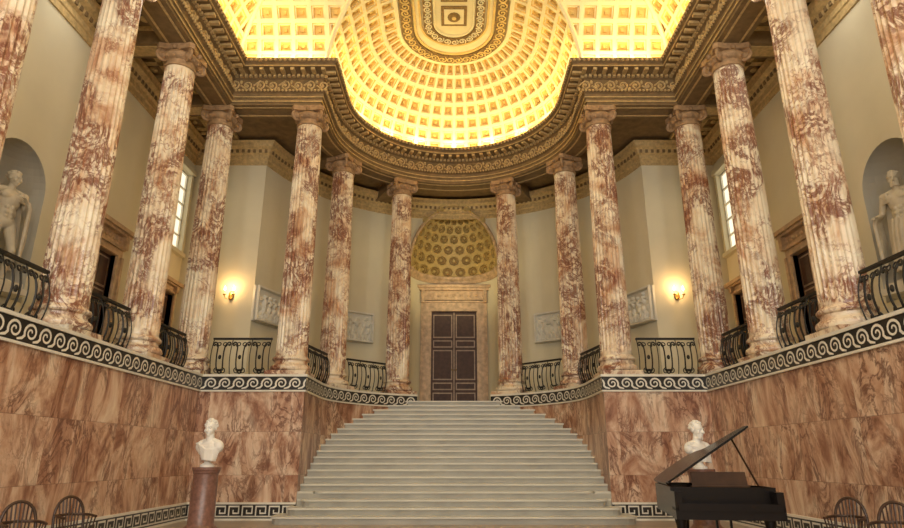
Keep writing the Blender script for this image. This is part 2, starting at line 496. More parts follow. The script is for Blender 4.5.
# aisle ceiling
b=B()
ci=offset(CPH,-.4)
ceil_poly=[p for p in ci]+mir(ci)[1:]+[(XW,YN),(XW,21.3),(XJ,21.3)]+BARC+[(-XJ,21.3),(-XW,21.3),(-XW,YN)]
b.prism(ceil_poly,13.55,13.9,0)
CY=(2.4,5.6,8.8,11.9,15.0,18.2)
for side in (-1,1):
    for y in CY[1:]:
        b.box2((side*8.25,y-.35,13.05),(side*XW,y+.35,13.56),0)
        b.box2((side*8.25,y-.22,13.02),(side*XW,y+.22,13.06),1)
    ys=list(CY[1:])+[21.3]
    for ya,yb in zip(ys,ys[1:]):
        ya+=.35; yb-=.35
        for k in range(3):
            y0=ya+(yb-ya)*k/3; y1=ya+(yb-ya)*(k+1)/3
            for xa,xb in ((8.27,9.12),(9.12,9.97)):
                c=((xa+xb)/2*side,(y0+y1)/2,13.53)
                for (dx,dy,sx,sy) in ((0,(y1-y0)/2-.05,.85,.08),(0,-(y1-y0)/2+.05,.85,.08),(.38,0,.08,y1-y0),(-.38,0,.08,y1-y0)):
                    b.box((c[0]+dx,c[1]+dy,13.50),(sx,sy,.1),1)
                b.sphere((c[0],c[1],13.53),(.14,.14,.05),8,6,1)
for ang in (153,117,63,27):
    a=rad(ang); r0,r1=5.2,7.4
    b.box(((r0+r1)/2*math.cos(a),YC+(r0+r1)/2*math.sin(a),13.3),(r1-r0,.6,.5),0,rz=a)
b.obj('ceiling_aisle',['tan','gold'],loc=(0,0,DZ))

# ------------------------------------------------------------ main ceiling
def dz(t): return .5+4.35*(1-math.cos(t)), 14.45+3.37*math.sin(t)
TM=rad(61)
def coffer(b,S,s0,s1,t0,t1):
    rings=[(0,0),(.12,0),(.14,.07),(.21,.07),(.24,.17),(.38,.17),(.41,.11)]
    vs=[];fs=[]
    for ins,dep in rings:
        for (u,v) in ((ins,ins),(1-ins,ins),(1-ins,1-ins),(ins,1-ins)):
            vs.append(S(s0+(s1-s0)*u,t0+(t1-t0)*v,dep))
    n=len(rings); f1=[];f2=[]
    for k in range(n-1):
        for i in range(4):
            f=(k*4+i,k*4+(i+1)%4,(k+1)*4+(i+1)%4,(k+1)*4+i)
            (f1 if k in(0,2) else f2).append(f)
    f2.append(tuple(range(4*(n-1),4*n)))
    b.add(vs,f1+f2,0)
    for k in range(len(f2)): b.m[-1-k]=1
def prof(t,dep):
    d,z=dz(t); return d-dep*math.cos(t), z+dep*math.sin(t)
RW=7
def panel(S,s0,s1,n):
    b=B()
    for i in range(n):
        for j in range(RW):
            coffer(b,S,s0+(s1-s0)*i/n,s0+(s1-s0)*(i+1)/n,TM*j/RW,TM*(j+1)/RW)
    return b
def clipped(b,planes):
    me=b.mesh('t',['rib','coff','dkgold'],recalc=False)
    bm=bmesh.new(); bm.from_mesh(me)
    for co,no in planes:
        bmesh.ops.bisect_plane(bm,geom=bm.verts[:]+bm.edges[:]+bm.faces[:],plane_co=co,plane_no=no,clear_outer=True)
    bm.to_mesh(me); bm.free(); return me
def S_left(s,t,dep):
    d,z=prof(t,dep); return (-XC+d,s,z)
def S_end(s,t,dep):
    d,z=prof(t,dep); return (s,18.2-d,z)
def S_stilt(s,t,dep):
    d,z=prof(t,dep); return (-4.85+d,s,z)
def S_dome(s,t,dep):
    d,z=prof(t,dep); a=rad(s); r=4.85-d; return (r*math.cos(a),YC+r*math.sin(a),z)
mA=clipped(panel(S_left,-4.3,18.2,40),[((-XC,18.2,0),(1,1,0))])
mB=clipped(panel(S_end,-XC+.05,-1.4,11),[((-XC,18.2,0),(-1,-1,0)),((-4.85,18.2,0),(1,1,0))])
mC=clipped(panel(S_stilt,15.3,YC,8),[((-4.85,18.2,0),(-1,-1,0))])
mD=clipped(panel(S_dome,180,90,12),[])
bmA=bmesh.new()
for me in (mA,mB,mC,mD): bmA.from_mesh(me)
g=bmesh.ops.duplicate(bmA,geom=bmA.verts[:]+bmA.edges[:]+bmA.faces[:])
for v in [e for e in g['geom'] if isinstance(e,bmesh.types.BMVert)]: v.co.x=-v.co.x
me=bpy.data.meshes.new('ceiling'); bmA.to_mesh(me); bmA.free()
for m in ('rib','coff','dkgold'): me.materials.append(M[m])
put('ceiling',me,loc=(0,0,DZ))
b=B()
d1,z1=dz(TM)
fp=offset(CP,d1-.02)
b.prism(fp,z1+.0,z1+.25,0)
sweep(b,CP,[(d1-.08,z1-.06),(d1+.08,z1-.06),(d1+.08,z1+.05),(d1-.08,z1+.05)],0)
sweep(b,CP,[(d1+.12,z1-.10),(d1+.56,z1-.10),(d1+.56,z1+.05),(d1+.12,z1+.05)],2)
sweep(b,CP,[(d1+.58,z1-.05),(d1+.68,z1-.05),(d1+.68,z1+.05),(d1+.58,z1+.05)],1)
pe=PE(CP,d1+.34); s=8; fl=1
while s<pe.L-8:
    x,y,tx,ty=pe.at(s); nx,ny=ty,-tx
    pts=[]
    for k in range(14):
        t=k/13; a=rad(-60+520*t)*fl; r=.16*(1-t)+.03
        u=r*math.cos(a); w=r*math.sin(a); pts.append((x+tx*u+nx*w,y+ty*u+ny*w,z1-.12))
    b.tube(pts,.026,5,1)
    s+=.33; fl=-fl
for sx in (-1,1):
    for cx,cy in ((-XC,18.2),(-4.85,18.2)):
        pts=[]
        for k in range(13):
            d,z=dz(TM*k/12); pts.append((sx*(cx+d),cy-d,z-.02))
        b.tube(pts,.09,6,0)
cy=19.15
def U(r,ext=0):
    return [(-r,9.0)]+[(r*math.cos(rad(180-180*i/24)),cy+r*math.sin(rad(180-180*i/24))) for i in range(25)]+[(r,9.0)]
for r0,r1,dd,mi in ((1.22,1.30,.06,1),(.80,1.14,.10,2),(.70,.77,.06,0)):
    p=U(r1); sweep(b,p,[(0,z1-dd),(r1-r0,z1-dd),(r1-r0,z1+.05),(0,z1+.05)],mi)
pe=PE(U(.97),0); s=0; fl=1
while s<pe.L:
    x,y,tx,ty=pe.at(s); nx,ny=ty,-tx
    pts=[]
    for k in range(14):
        t=k/13; a=rad(-60+520*t)*fl; r=.13*(1-t)+.025
        u=r*math.cos(a); w=r*math.sin(a); pts.append((x+tx*u+nx*w,y+ty*u+ny*w,z1-.12))
    b.tube(pts,.024,5,0)
    s+=.30; fl=-fl
for ry in range(8):
    cyy=18.75-ry*1.28
    w_=.95
    b.box((0,cyy,z1-.02),(w_,1.02,.06),2); b.box((0,cyy,z1-.05),(w_-.22,.78,.04),0)
    b.sphere((0,cyy,z1-.08),(.24,.27,.06),12,6,2); b.sphere((0,cyy,z1-.12),(.09,.1,.06),10,6,1)
b.obj('ceiling_flat',['rib','coff','dkgold'],loc=(0,0,DZ))
b=B(); b.box2((-11.3,YN-.3,0),(11.3,YN,17.8),0); b.box2((-11.3,YN-.3,17.6),(11.3,30,17.9),0)
b.obj('wall_front',['wall'])
for i,x in enumerate((-4.2,0,4.2)):
    b=B(); b.box2((x-1.1,YN,4.5),(x+1.1,YN+.05,10.5),0)
    for k in range(4): b.box2((x-1.15+k*.77-.04,YN,4.4),(x-1.15+k*.77+.04,YN+.12,10.6),1)
    for k in range(6): b.box2((x-1.15,YN,4.4+k*1.22),(x+1.15,YN+.12,4.5+k*1.22),1)
    b.obj('window_%d'%(i+3),['glass2','white'])

# ------------------------------------------------------------ columns
def colmesh():
    b=B()
    H=13.0-PZ-.04
    b.box((0,0,.07),(1.18,1.18,.14),0)
    pr=[(.59,.14)]
    for k in range(9):
        a=-pi/2+pi*k/8; pr.append((.53+.07*math.cos(a),.235+.095*math.sin(a)))
    pr+=[(.52,.35),(.50,.36),(.485,.40),(.49,.45),(.515,.46)]
    for k in range(7):
        a=-pi/2+pi*k/6; pr.append((.50+.05*math.cos(a),.52+.055*math.sin(a)))
    pr+=[(.49,.60),(.475,.62)]
    b.lathe(pr,40,mi=0)
    NF=24; SP=6; n=NF*SP; zs=[.62,.70,.74,.80]+[.8+(8.25-.8)*k/12 for k in range(1,12)]+[8.25,8.33,8.38,8.46]
    vs=[];fs=[]
    for z in zs:
        t=(z-.62)/(8.46-.62); R=.465-.065*t**1.3+.006*math.sin(pi*t)
        fl=1.0
        if z<=.70 or z>=8.38: fl=0
        elif z<=.75 or z>=8.32: fl=.6
        for i in range(n):
            ph=(i%SP)/SP
            dep=0 if ph==0 or ph>.84 else .036*math.sin(pi*min(1,ph/.84))**.6
            r=R-dep*fl
            a=2*pi*i/n; vs.append((r*math.cos(a),r*math.sin(a),z))
    for j in range(len(zs)-1):
        for i in range(n):
            k=(i+1)%n; fs.append((j*n+i,j*n+k,(j+1)*n+k,(j+1)*n+i))
    b.add(vs,fs,0)
    b.lathe([(.40,8.44),(.44,8.46),(.44,8.51),(.405,8.53),(.405,8.66),(.46,8.68),(.53,8.80),(.50,8.88),(.44,8.92)],32,mi=1)
    for k in range(16):
        a=2*pi*k/16; b.sphere((.47*math.cos(a),.47*math.sin(a),8.74),(.05,.05,.07),6,5,1)
    for k in range(4):
        a=pi/4+k*pi/2; ca,sa=math.cos(a),math.sin(a)
        pts=[];rs=[]
        for q in range(30):
            t=q/29; w=rad(100-680*t); r=.165*(1-t)**.9+.02
            u=.51+r*math.cos(w); z=8.77+r*math.sin(w)
            pts.append((u*ca,u*sa,z)); rs.append(.055*(1-.4*t))
        pts.insert(0,(.25*ca,.25*sa,8.93)); rs.insert(0,.05)
        b.tube(pts,rs,6,1)
        b.sphere((.51*ca,.51*sa,8.77),(.1,.1,.12),8,6,1)
        a2=k*pi/2; b.sphere((.5*math.cos(a2),.5*math.sin(a2),8.98),(.07,.07,.08),8,6,1)
    out=[]
    for k in range(4):
        a=pi/4+k*pi/2
        c=(.69*math.cos(a),.69*math.sin(a)); tx,ty=-math.sin(a),math.cos(a)
        out.append((c[0]-tx*.07,c[1]-ty*.07)); out.append((c[0]+tx*.07,c[1]+ty*.07))
        for q in (.25,.5,.75):
            a2=a+pi/2*q; R=.69-(.24)*math.sin(pi*q)**.8
            out.append((R*math.cos(a2),R*math.sin(a2)))
    b.prism(out,8.93,H-.04,1)
    b.box((0,0,H-.03),(.84,.84,.1),1)
    k=(AZ-PZ-.035)/(H+.02)
    b.v=[(x,y,z*k) for x,y,z in b.v]
    return b.mesh('column',['colm','capital'],smooth=50)
cm=colmesh()
fF=(YC+4.85*math.sin(rad(27)),4.85*math.cos(rad(27))); fG=(YC+4.85*math.sin(rad(63)),4.85*math.cos(rad(63)))
colpos=[(XC,y,0) for y in CY]+[(4.85,18.2,0),(fF[1],fF[0],27),(fG[1],fG[0],63)]
for sx in (-1,1):
    for x,y,a in colpos:
        put('column',cm,None,(sx*x,y,PZ+.04),rz=rad(a)*sx)

# ------------------------------------------------------------ balustrades
def scroll(c=28.0,n=44,power=3):
    x=y=0;h=[]
    for i in range(n):
        s=(i+.5)/n; a=(c/(power+1))*s**(power+1)
        x+=math.cos(a)/n; y+=math.sin(a)/n; h.append((x,y))
    return [(-x,-y) for x,y in reversed(h)]+[(0,0)]+h
SCR=scroll()
mx=max(p[0] for p in SCR); my=max(abs(p[1]) for p in SCR)
def railing(p0,p1):
    b=B(); p0=Vector(p0);p1=Vector(p1); d=p1-p0; Lg=d.length; a=math.atan2(d.y,d.x)
    H=1.14
    b.T=Matrix.Translation((p0.x,p0.y,3.865))@Matrix.Rotation(a,4,'Z')
    bow=lambda z:-.15*math.sin(pi*min(1,z/H))
    b.box((Lg/2,0,H),(Lg,.10,.055),0); b.box((Lg/2,0,.035),(Lg,.06,.04),0)
    n=max(1,round(Lg/.56)); w=Lg/n
    for i in range(n+1):
        pts=[(min(max(i*w,.02),Lg-.02),bow(z),z) for z in [H*k/8 for k in range(9)]]
        b.tube(pts,.014,5)
    for i in range(n):
        cx=(i+.5)*w
        for sg in (-1,1):
            pts=[]
            for x,y in SCR:
                z=.57+x/mx*.46; u=sg*(.10+y/my*.155)
                pts.append((cx+u,bow(z),z))
            b.tube(pts,.022,5)
        for zc,q in ((.96,1),(.18,-1)):
            for sg in (-1,1):
                pts=[]
                for k in range(14):
                    t=k/13; w2=rad(-90+430*t)*q; r=.085*(1-.65*t)
                    z=zc+r*math.sin(w2); pts.append((cx+sg*(.085+r*math.cos(w2)),bow(z),z))
                b.tube(pts,.016,5)
        b.sphere((cx,bow(.57),.57),(.05,.035,.07),6,5)
    return b.obj('iron_balustrade',['iron'],smooth=60)
for sx in (-1,1):
    cp=[(XC*sx,y) for y in CY]+[(4.85*sx,18.2),(fF[1]*sx,fF[0]),(fG[1]*sx,fG[0])]
    for i in range(1,len(cp)-1):
        a=Vector(cp[i]);c=Vector(cp[i+1]);d=(c-a).normalized()
        pa,pb=a+d*.62,c-d*.62
        if sx<0: railing(pa,pb)
        else: railing(pb,pa)

# ------------------------------------------------------------ doors
def door(name,loc,rz,w,h,su=.3,head=.55):
    b=B()
    b.box((0,.06,h/2),(w,.08,h),0)
    for sx in (-1,1):
        cx=sx*w/4
        for r0,r1 in ((.03,.17),(.20,.27),(.30,.60),(.63,.70),(.73,.97)):
            z0,z1=r0*h,r1*h; ww=w/2-.22
            b.box((cx,.012,(z0+z1)/2),(ww+.06,.03,z1-z0+.02),1)
            b.box((cx,-.004,(z0+z1)/2),(ww-.04,.03,z1-z0-.09),0)
        b.sphere((sx*.08,-.03,h*.40),.04,8,6,2)
    b.box((0,0,h/2),(.05,.06,h),1)
    for sx in (-1,1):
        b.box((sx*(w/2+su/2),-.05,h/2),(su,.22,h),3); b.box((sx*(w/2+.05),-.17,h/2),(.08,.06,h),4)
        b.box((sx*(w/2+su-.05),-.18,h/2),(.1,.08,h),4)
    W=w+2*su
    b.box((0,-.05,h+su/2),(W,.22,su),3); b.box((0,-.17,h+.05),(w+.1,.06,.08),4); b.box((0,-.18,h+su-.04),(W,.10,.08),4)
    b.box((0,-.05,h+su+head*.35),(W-.05,.2,head*.55),3)
    nr=9
    for k in range(nr): b.sphere((-W/2+.15+(W-.3)*k/(nr-1),-.16,h+su+head*.33),(.09,.04,.08),8,5,4)
    b.box((0,-.12,h+su+head*.7),(W+.18,.38,.12),4); b.box((0,-.16,h+su+head*.85),(W+.32,.48,.12),4)
    for sx in (-1,1): b.box((sx*(W/2-.1),-.22,h+su+head*.25),(.16,.2,head*.75),4)
    return put(name,b.mesh(name,['mahog','mahogl','brass','doorstone','doorstone'] ),None,loc,rz)
door('door_1',(0,28.05,FZ),0,2.1,4.5,.5,head=.8)
door('door_2',(-XW-.12,16.4,FZ),rad(90),1.4,3.66,.3)
door('door_3',(XW+.12,16.4,FZ),rad(-90),1.4,3.66,.3)
door('door_4',(-XW-.15,20.45,FZ),rad(90),1.1,3.5,.1,head=.3)
door('door_5',(XW+.15,20.45,FZ),rad(-90),1.1,3.5,.1,head=.3)
for i,sx in enumerate((-1,1)):
    b=B(); xo=sx*(XW+.18)
    b.box2((xo-.02,19.87,8.72),(xo+.02,21.03,11.78),0)
    xi=xo-sx*.06
    for k in range(3): b.box((xi,19.87+.58*k,10.25),(.07,.06,3.06),1)
    for k in range(6): b.box((xi,20.45,8.74+.605*k),(.07,1.16,.06),1)
    for y in (19.78,21.1): b.box((sx*(XW-.04),y,10.25),(.1,.14,3.3),2)
    b.box((sx*(XW-.08),20.45,8.62),(.18,1.5,.14),2); b.box((sx*(XW-.08),20.45,11.9),(.18,1.5,.18),2)
    b.obj('window_%d'%(i+1),['glass','white','wall'])

# ------------------------------------------------------------ reliefs
def relief(seed,loc,rz):
    random.seed(seed); W,H=1.9,1.3; nx,nz=90,62
    bl=[]
    for k in range(6):
        cx=-W/2+.22+k*.29+random.uniform(-.04,.04); hz=random.uniform(-.05,.1); ln=random.uniform(-.12,.12)
        bl.append((cx+ln,.36+hz,.06,.075,.12))
        bl.append((cx+ln*.6,.14+hz,.10,.16,.13))
        bl.append((cx,-.15,.085,.15,.11)); bl.append((cx+.07,-.38,.05,.18,.10)); bl.append((cx-.09,-.36,.05,.18,.09))
        bl.append((cx+.14,.18+hz,.11,.04,.10))
    vs=[];fs=[]
    for j in range(nz+1):
        for i in range(nx+1):
            x=-W/2+W*i/nx; z=-H/2+H*j/nz; e=min(W/2-abs(x),H/2-abs(z))
            if e<.085: y=.16 if e>.02 else .08
            else:
                y=.0
                for (cx,cz,rx,rz2,hh) in bl:
                    q=((x-cx)/rx)**2+((z-cz)/rz2)**2
                    if q<1: y=max(y,hh*math.sqrt(1-q)+.012*math.sin(x*70+z*30))
            vs.append((x,-y,z))
    for j in range(nz):
        for i in range(nx):
            a=j*(nx+1)+i; fs.append((a,a+1,a+nx+2,a+nx+1))
    b=B(); b.add(vs,fs,0); b.box((0,.055,0),(W,.09,H),0)
    put('bas_relief_panel',b.mesh('bas_relief_panel',['white'],smooth=40),None,loc,rz)
for sx in (-1,1):
    for k,th in enumerate((21,54)):
        a=rad(th); R=RO-.16
        relief(10+k+sx,(sx*R*math.cos(a),YC+R*math.sin(a),6.9),sx*(-(pi/2-a)))

# ------------------------------------------------------------ sconces
for sx in (-1,1):
    e=empty('wall_sconce',(sx*8.02,21.28,7.15))
    b=B()
    b.sphere((0,-.02,0),(.10,.03,.17),12,8,0)
    for q in (-1,1):
        pts=[(0,-.03,-.05),(q*.06,-.12,-.15),(q*.13,-.2,-.15),(q*.16,-.24,-.05)]
        b.tube(pts,.014,6,0)
        b.lathe([(.02,-.05),(.06,-.02),(.06,0),(.03,.0)],10,(q*.16,-.24,0),0)
        b.lathe([(.022,0),(.022,.14)],8,(q*.16,-.24,0),1)
    b.obj('arms',['brass','ivory'],parent=e,smooth=40)
    for q in (-1,1):
        b=B(); b.lathe([(.005,.13),(.03,.16),(.035,.2),(.02,.26),(.003,.31)],10,(q*.16,-.24,0),0)
        b.obj('bulb_%d'%(q+2),['bulb'],parent=e,smooth=60)
    l=bpy.data.lights.new('sconce_light','POINT'); l.energy=32; l.color=(1,.6,.25); l.shadow_soft_size=.12
    lo=bpy.data.objects.new('sconce_lamp',l); COL.objects.link(lo); lo.parent=e; lo.location=(0,-.34,.3)

# ------------------------------------------------------------ figures
def add_head(b,c,s=1,yaw=0,tilt=0,beard=False,seed=1):
    rnd=random.Random(seed)
    old=b.T.copy()
    b.T=old@Matrix.Translation(c)@Matrix.Rotation(yaw,4,'Z')@Matrix.Rotation(tilt,4,'X')@Matrix.Scale(s,4)
    b.sphere((0,.012,.03),(.078,.098,.092),20,14)
    b.sphere((0,-.022,-.035),(.060,.070,.080),18,12)
    b.sphere((0,-.062,-.098),(.026,.024,.020),12,8)
    b.cap((0,-.092,.012),(0,-.118,-.036),.009,.016,10)
    for q in (-1,1):
        b.sphere((q*.011,-.106,-.04),(.010,.010,.008),8,6)
        b.cap((q*.012,-.094,.024),(q*.050,-.080,.026),.009,.008,8)
        b.sphere((q*.031,-.079,.004),(.016,.012,.010),10,8)
        b.sphere((q*.046,-.060,-.035),(.022,.022,.026),10,8)
        b.sphere((q*.078,.012,-.005),(.010,.020,.032),10,8)
    b.cap((-.018,-.094,-.064),(.018,-.094,-.064),.006,.006,8)
    b.cap((-.015,-.091,-.077),(.015,-.091,-.077),.007,.007,8)
    for k in range(95):
        a=rnd.uniform(0,2*pi); e=rnd.uniform(-.25,1)
        x=math.cos(a)*math.sqrt(max(0,1-e*e)); y=math.sin(a)*math.sqrt(max(0,1-e*e))
        if y<-.35 and e<.62: continue
        if abs(x)>.8 and e<.1 and y<.2: continue
        b.sphere((x*.082,.014+y*.102,.03+e*.097),rnd.uniform(.013,.021),7,5)
    if beard:
        for k in range(40):
            a=rnd.uniform(-1.2,1.2); zz=rnd.uniform(-.13,-.06)
            b.sphere((math.sin(a)*.052,-.03-math.cos(a)*.048,zz),.015,7,5)
    b.T=old
def remesh(o,vox,it=3):
    m=o.modifiers.new('r','REMESH'); m.mode='VOXEL'; m.voxel_size=vox; m.use_smooth_shade=True
    s=o.modifiers.new('s','SMOOTH'); s.factor=.5; s.iterations=it
def hand(b,w,d,up,sg=1,s=1):
    w=Vector(w); d=Vector(d).normalized(); n=Vector(up); n=(n-d*n.dot(d)).normalized(); sd=d.cross(n)*sg
    c=w+d*.055
    R=Matrix((sd,d,n)).transposed()
    b.sphere(c,(.040,.052,.018),10,8,R=R)
    for k,(o,l) in enumerate(((-.030,.07),(-.010,.082),(.010,.078),(.029,.062))):
        p0=w+d*.09+sd*o; p1=p0+d*l*.5-n*.006; p2=p1+d*l*.35-n*.022; p3=p2+d*l*.12-n*.026
        b.cap(p0,p1,.0095,.009,8); b.cap(p1,p2,.009,.008,8); b.cap(p2,p3,.008,.007,8)
    t0=w+d*.03-sd*.03; t1=t0-sd*.03+d*.03-n*.01; t2=t1+d*.032-n*.012
    b.cap(t0,t1,.013,.011,8); b.cap(t1,t2,.011,.009,8)
def statue(loc,rz,flip,variant):
    e=empty('marble_statue',loc,rz,1.45)
    b=B()
    if flip: b.T=Matrix.Scale(-1,4,(1,0,0))
    for hp,kn,an,to,he in (((-.095,0,.93),(-.115,-.03,.50),(-.10,.02,.09),(-.135,-.16,.03),(-.095,.05,.035)),
                        ((.095,0,.91),(.15,-.10,.50),(.17,.06,.11),(.205,-.11,.03),(.165,.09,.045))):
        hp,kn,an,to,he=map(Vector,(hp,kn,an,to,he))
        b.cap(hp,kn,.092,.058); b.cap(kn,kn+(an-kn)*.35+Vector((0,.015,0)),.055,.060); b.cap(kn+(an-kn)*.35+Vector((0,.015,0)),an,.058,.036)
        b.cap(an-Vector((0,0,.02)),to,.036,.026); b.cap(an,he,.036,.032); b.cap(to,to+Vector((.025,.01,0)),.024,.02)
        for k in range(5): b.sphere(to+Vector((-.03+k*.016,-.03+.004*k,-.005)),(.011,.022,.012),7,5)
        b.sphere(kn+Vector((0,-.03,0)),.036,10,8)
    b.sphere((0,.0,.95),(.165,.115,.115),18,12)
    b.sphere((-.07,.06,.92),(.09,.085,.10),12,8); b.sphere((.07,.06,.91),(.09,.085,.10),12,8)
    b.sphere((.005,-.005,1.10),(.135,.10,.15),18,12)
    b.sphere((0,.0,1.30),(.165,.115,.19),18,12)
    for q in (-1,1):
        b.sphere((q*.078,-.072,1.36),(.085,.05,.06),14,10)
        b.sphere((q*.205,0,1.435),(.07,.065,.068),14,10)
        b.cap((q*.05,.02,1.49),(q*.19,.0,1.45),.05,.05)
        for k in range(3): b.sphere((q*.035,-.085,1.02+k*.075),(.035,.03,.036),10,8)
    b.cap((0,.01,1.46),(0,-.005,1.58),.062,.055)
    add_head(b,(0,-.02,1.675),1.06,rad(25 if variant==0 else -20),rad(6),seed=variant+2,beard=variant==1)
    s1,e1,w1=Vector((-.215,0,1.43)),Vector((-.29,.04,1.14)),Vector((-.27,-.06,.90))
    b.cap(s1,e1,.055,.042); b.cap(e1,w1,.043,.027); hand(b,w1,(0.02,-.12,-1),(-1,0,0))
    if variant==0:
        s2,e2,w2=Vector((.215,0,1.43)),Vector((.30,.02,1.16)),Vector((.18,-.20,1.27)); dd=(-.6,-.3,.5)
    else:
        s2,e2,w2=Vector((.215,0,1.43)),Vector((.31,.03,1.16)),Vector((.27,-.21,1.06)); dd=(-.1,-1,-.1)
    b.cap(s2,e2,.055,.042); b.cap(e2,w2,.043,.027); hand(b,w2,dd,(.3,-.1,1),-1)
    for k in range(9):
        t=k/8
        p0=e2*(1-t)+w2*t+Vector((.01,.01,.03)); 
        pts=[p0+Vector((-.01,-.02,.0)),p0+Vector((.03,-.02,-.12)),p0+Vector((.04+.01*math.sin(k*2.),.0,-.45)),p0+Vector((.05+.02*math.sin(k*3.1),.02,-.78+.12*math.sin(k*1.3)))]
        b.tube(pts,[.028,.030,.032,.024],8)
    for k in range(6):
        pts=[(.10+.02*k,-.10+.01*k,1.30),(.14+.02*k,-.06+.015*k,1.46),(.13+.02*k,.05,1.47),(.16+.02*k,.13,1.2),(.2+.02*k,.12,.7),(.18+.025*k,.11,.25)]
        b.tube(pts,[.018,.026,.028,.032,.034,.03],8)
    if variant==1:
        for k in range(12):
            a=-1.9+k*.35
            pts=[(.17*math.sin(a),-.13*math.cos(a),1.0+.03*math.sin(a)),(.19*math.sin(a+.1),-.15*math.cos(a+.1),.75),(.20*math.sin(a+.15),-.16*math.cos(a),.42),(.21*math.sin(a+.1),-.16*math.cos(a),.18)]
            b.tube(pts,[.035,.045,.045,.035],8)
    b.tube([(-.25,.10,0),(-.24,.08,.3),(-.20,.05,.62),(-.19,.04,.80)],[.09,.07,.06,.055],10)
    b.sphere((-.26,.04,.42),.035,8,6); b.sphere((-.19,.09,.66),.035,8,6)
    o=b.obj('figure',['statue'],parent=e,recalc=False); remesh(o,.0085,2)
    b=B(); b.box((0,0,-.05),(.70,.46,.11),0); b.box((0,0,-.125),(.80,.56,.10),0)
    b.obj('plinth',['statue'],parent=e)
    return e
statue((-XW-.10,NY,5.26),rad(90)+rad(-25),False,0)
statue((XW+.10,NY,5.26),rad(-90)+rad(25),True,1)

def bust(loc,rz,seed,ph):
    e=empty('marble_bust',(loc[0],loc[1],ph+.002),rz,1.38)
    b=B(); o=-1.02
    b.T=Matrix.Translation((0,0,o-.02))
    b.cap((0,.01,1.40),(0,-.005,1.56),.070,.058,16)
    add_head(b,(0,-.015,1.635),1.08,rad(12),rad(4),seed=seed,beard=(seed==7))
    b.sphere((0,.01,1.33),(.18,.105,.13),20,14)
    for q in (-1,1):
        b.sphere((q*.165,.01,1.35),(.085,.08,.095),16,12)
        b.sphere((q*.07,-.05,1.30),(.10,.055,.09),14,10)
        b.cap((q*.04,.02,1.44),(q*.17,.01,1.40),.05,.05)
    b.sphere((0,0,1.22),(.14,.08,.10),16,12)
    for k in range(9):
        pts=[(-.23+.022*k,-.03-.02*k/7,1.40-.022*k),(-.11+.01*k,-.10,1.37-.027*k),(.02,-.115,1.30-.018*k),(.15,-.085,1.30-.02*k),(.235-.010*k,-.01,1.38-.03*k)]
        b.tube(pts,.015,7)
    b.lathe([(.045,1.10),(.055,1.13),(.08,1.18)],20)
    ob=b.obj('figure',['bust'],parent=e,recalc=False); remesh(ob,.0048,2)
    b=B(); b.lathe([(.11,0),(.11,.03),(.085,.045),(.05,.07),(.045,.10),(.06,.125),(.05,.13)],28,mi=0)
    b.obj('socle',['bust'],parent=e,smooth=40)
    b=B(); H=ph
    b.lathe([(.38,0),(.38,.1),(.34,.12),(.35,.17),(.30,.22),(.27,.26),(.255,H-.14),(.275,H-.12),(.275,H-.09),(.29,H-.06),(.30,H-.05),(.30,H)],40,mi=0)
    b.obj('pedestal',['porph'],smooth=40,loc=(loc[0],loc[1],0))
bust((-5.38,14.0),rad(-18),5,1.40)
bust((5.36,14.0),rad(22),7,1.36)

